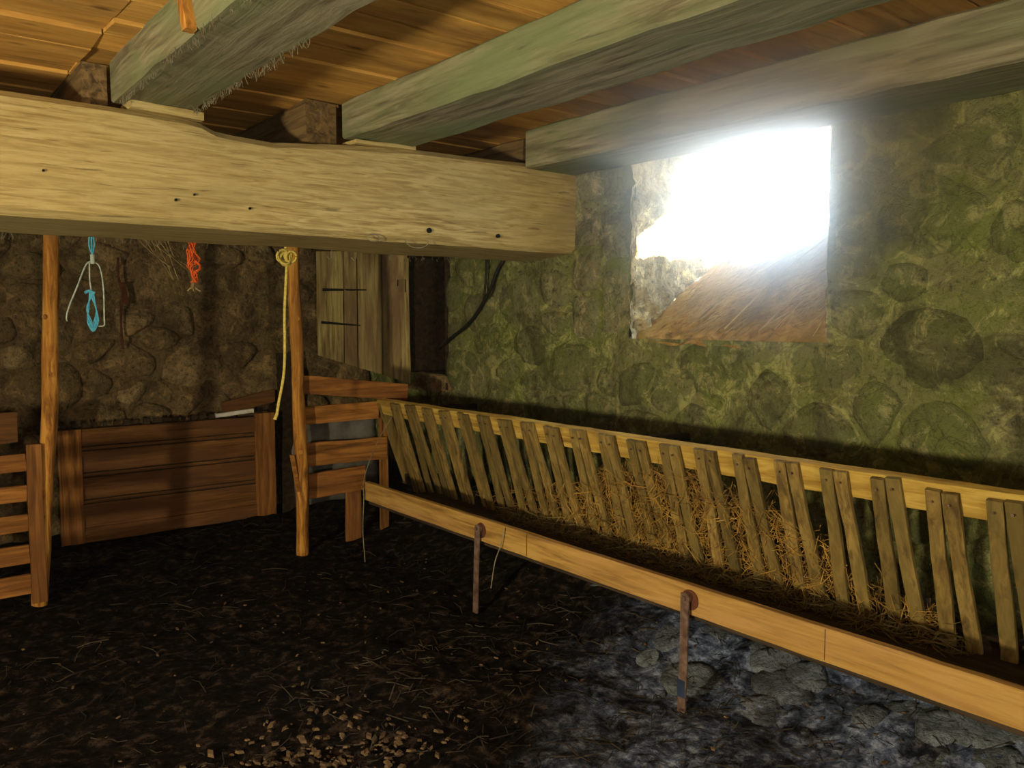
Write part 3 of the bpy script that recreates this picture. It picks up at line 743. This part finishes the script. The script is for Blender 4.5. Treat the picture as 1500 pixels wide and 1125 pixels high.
# hooks and cord loops at the right of the beam
for x, lab in ((2.165, 'small pale hook nearest the post under the beam'), (2.32, 'small pale hook next to the cord loops under the beam')):
    h = tube('pale_hook', M['web'], spline([X(x, 1.93, 4.405), X(x, 1.87, 4.41), X(x-.012, 1.855, 4.41), X(x-.03, 1.87, 4.41)]), .005, None, 6); tag(h, lab, 'hook')
for cx, r, lab in ((2.10, .035, 'small loop of cord on the lower edge of the beam'), (2.36, .07, 'wider loop of cord under the peg hole of the beam')):
    c = tube('cord_loop', M['web'], [(cx+math.cos(a)*r, 3.80, 1.925+math.sin(a)*r*.55) for a in [PI*2*k/16*(1 if cx < 2.2 else .5)+(0 if cx < 2.2 else PI) for k in range(17)]], .003, None, 5); tag(c, lab, 'cord')
cb = tube('black_cable', M['cable'], spline([(3.49, 4.50, 1.93), (3.48, 4.573, 1.84), (3.475, 4.66, 1.70), (3.475, 4.88, 1.50), (3.475, 5.19, 1.35), (3.5, 5.33, 1.29)]), .012, None, 7)
tube('branch', M['cable'], spline([(3.485, 4.70, 1.93), (3.48, 4.70, 1.80), (3.475, 4.72, 1.645)]), .009, cb)
tag(cb, 'dark cable curving down the stone wall to the hatch', 'cable')
hs_ = tube('hanging_strap', M['rust'], spline([(1.478, 6.36, 1.95), (1.48, 6.36, 1.80), (1.50, 6.355, 1.70), (1.49, 6.36, 1.60), (1.485, 6.36, 1.48), (1.49, 6.36, 1.30)]), .008, None, 6)
hp = MB(); hp.bar((1.50, 6.35, 1.77), (1.525, 6.35, 1.62), (.018, 0, 0), (0, .006, 0), seg=4, jit=.006); hp.build('flap', M['rust'], hs_)
tag(hs_, 'rust brown strap hanging on the back wall between blue and orange twines', 'strap')
st = tube('bale_string', M['web'], spline([(2.79, 4.83, .86), (2.62, 4.74, .70), (2.455, 4.60, .52), (2.44, 4.58, .40), (2.42, 4.56, .20), (2.40, 4.5, .02)]), .0028, None, 5)
tag(st, 'thin pale string tied from the rack over the far end of the trough', 'string')
s2_ = tube('bale_string', M['web'], spline([(2.45, 3.16, .49), (2.44, 3.18, .40), (2.45, 3.24, .30), (2.47, 3.3, .15)]), .003, None, 5)
tag(s2_, 'frayed string hanging over the trough board near its far bracket', 'string')
# scrap on the sill and vertical cobweb lines
sc_ = MB(); c0 = Vector((3.87, 2.93, 1.93))
for k in range(5):
    a = k*1.3; sc_.add([c0+Vector((0, 0, .06)), c0+Vector((.02*math.cos(a), .035*math.sin(a), -.0)), c0+Vector((.03*math.cos(a+.8), .03*math.sin(a+.8), -.09)), c0+Vector((.0, .01, -.11))], [[0, 1, 2], [0, 2, 3]])
o = sc_.build('plastic_scrap', M['white']); o.modifiers.new('s', 'SOLIDIFY').thickness = .003
tag(o, 'small white torn scrap caught in the straw of the window sill', 'scrap')

# straw over the window sill
def gen_sill(rg):
    x = rg.uniform(XW+.09, XO-.05); y = rg.uniform(2.12, 3.25); z = sill_z(x, y)+rg.uniform(.0, .03)
    d = Vector((.55, -.55+rg.gauss(0, .18), .5+rg.gauss(0, .1)))
    return (x, y, z), d, rg.uniform(.08, .28)
straws('sill_straw', M['straw'], 900, gen_sill, .0016, 8, 'dry straw and stems lying down the sloping window sill', 'straw')
for k, (a, b) in enumerate([((3.56, 2.72, 1.46), (4.0, 2.28, 2.02)), ((3.56, 2.95, 1.47), (3.95, 2.62, 1.85)), ((3.55, 2.5, 1.45), (3.9, 2.14, 1.9))]):
    a = Vector(a); b = Vector(b)
    o = tube('dry_stem', M['straw'], spline([a, a.lerp(b, .5)+Vector((0, .015, .02)), b]), .0045, None, 5)
    tag(o, ['long bent stem down the middle of the window sill', 'long stem on the left half of the window sill', 'long stem on the right half of the window sill'][k], 'stem')

# cobwebs hanging from timbers
def gen_web(rg):
    k = rg.random()
    if k < .45: x = 1.222+rg.gauss(0, .006); y = rg.uniform(2.6, 3.85); z = 2.435-rg.uniform(0, .02)
    elif k < .75: x = .915+rg.gauss(0, .006); y = rg.uniform(2, 3.8); z = 2.42-rg.uniform(0, .01)
    else: x = rg.uniform(.5, 3.4); y = 4.40+rg.gauss(0, .01); z = 1.895-rg.uniform(0, .02)
    return (x, y, z), (rg.uniform(-.5, .5), rg.uniform(-.6, .6), -1), rg.uniform(.01, .04)
straws('cobwebs', M['web'], 420, gen_web, .0013, 12, 'dusty cobweb threads hanging along the lower edges of the timbers', 'cobweb')

# ------------------------------------------------------------------ floor litter
def gen_litter(rg):
    if rg.random() < .55: x = rg.uniform(1.2, 3.0); y = rg.uniform(1.0, 3.2)
    else: x = rg.uniform(-.3, 3.0); y = rg.uniform(1.6, 6)
    return (x, y, floor_z(x, y)+.006), (rg.gauss(0, 1), rg.gauss(0, 1), rg.gauss(0, .12)), rg.uniform(.03, .16)
straws('litter_straw', M['litter'], 1500, gen_litter, .0018, 21, 'trodden straw litter scattered over the dark floor', 'straw')
rg = random.Random(31); v = []; f = []
for k in range(520):
    if k < 300: x = rg.gauss(1.15, .22); y = rg.gauss(2.55, .16)
    else: x = rg.uniform(.2, 3.0); y = rg.uniform(1.2, 4.5)
    if x < .1: continue
    c = Vector((x, y, floor_z(x, y)+.008)); s = rg.uniform(.006, .020) if k < 300 else rg.uniform(.004, .013); a = rg.uniform(0, 6)
    u = Vector((math.cos(a), math.sin(a), rg.uniform(-.4, .4)))*s; w = Vector((-math.sin(a), math.cos(a), rg.uniform(-.4, .4)))*s*.6; h = Vector((0, 0, s*.35)); b = len(v)
    for q in (u, w, -u, -w): v += [c+q-h*.5, c+q*.8+h]
    for j in range(4): n_ = (j+1) % 4; f.append([b+2*j, b+2*n_, b+2*n_+1, b+2*j+1])
    f.append([b+1, b+3, b+5, b+7])
ch = link_mesh('chips', v, f, M['chip']); tag(ch, 'wood chips and crumbs strewn on the floor nearest the viewer', 'chips', kind='stuff')

# ------------------------------------------------------------------ haze added for the window glow
hz = MB(); hz.bar((-2.8, 2, 1.3), (4.28, 2, 1.3), (0, 4.8, 0), (0, 0, 1.6), ch=.01)
hm = bpy.data.materials.new('glow_haze'); hm.use_nodes = True; nt = hm.node_tree
nt.nodes.remove(nt.nodes['Principled BSDF']); vs = nt.nodes.new('ShaderNodeVolumeScatter')
vs.inputs['Anisotropy'].default_value = .86; vs.inputs['Color'].default_value = (.62, .82, 1, 1)
# density shaped to put a bluish lens glow over the window, thinning outwards
ps_ = nt.nodes.new('ShaderNodeNewGeometry'); dd = nt.nodes.new('ShaderNodeVectorMath'); dd.operation = 'DISTANCE'
nt.links.new(ps_.outputs['Position'], dd.inputs[0]); dd.inputs[1].default_value = (3.35, 2.15, 2.45)
mr = nt.nodes.new('ShaderNodeMapRange'); mr.interpolation_type = 'SMOOTHERSTEP'; nt.links.new(dd.outputs['Value'], mr.inputs[0])
mr.inputs[1].default_value = 0; mr.inputs[2].default_value = 1.35; mr.inputs[3].default_value = 1.7; mr.inputs[4].default_value = .004
nt.links.new(mr.outputs[0], vs.inputs['Density'])
nt.links.new(vs.outputs[0], nt.nodes['Material Output'].inputs['Volume'])
hm.cycles.volume_step_rate = 1.0
SC.cycles.volume_step_rate = 1.5; SC.cycles.volume_max_steps = 64; SC.cycles.volume_bounces = 1
tag(hz.build('glow_haze', hm), 'faint haze added to imitate the lens glow round the window', 'haze', kind='stuff')

# things of one kind belong together
for o in list(C.objects):
    g = {'ceiling_joist': 'joists under the boarded ceiling', 'wooden_post': 'round posts of the stall', 'wooden_shim': 'wedges on the great beam', 'pale_hook': 'hooks under the great beam',
         'cord_loop': 'cord loops on the great beam', 'dry_stem': 'long stems on the window sill', 'bale_string': 'strings at the trough'}.get(o.name.split('.')[0])
    if g and o.parent is None: o['group'] = g
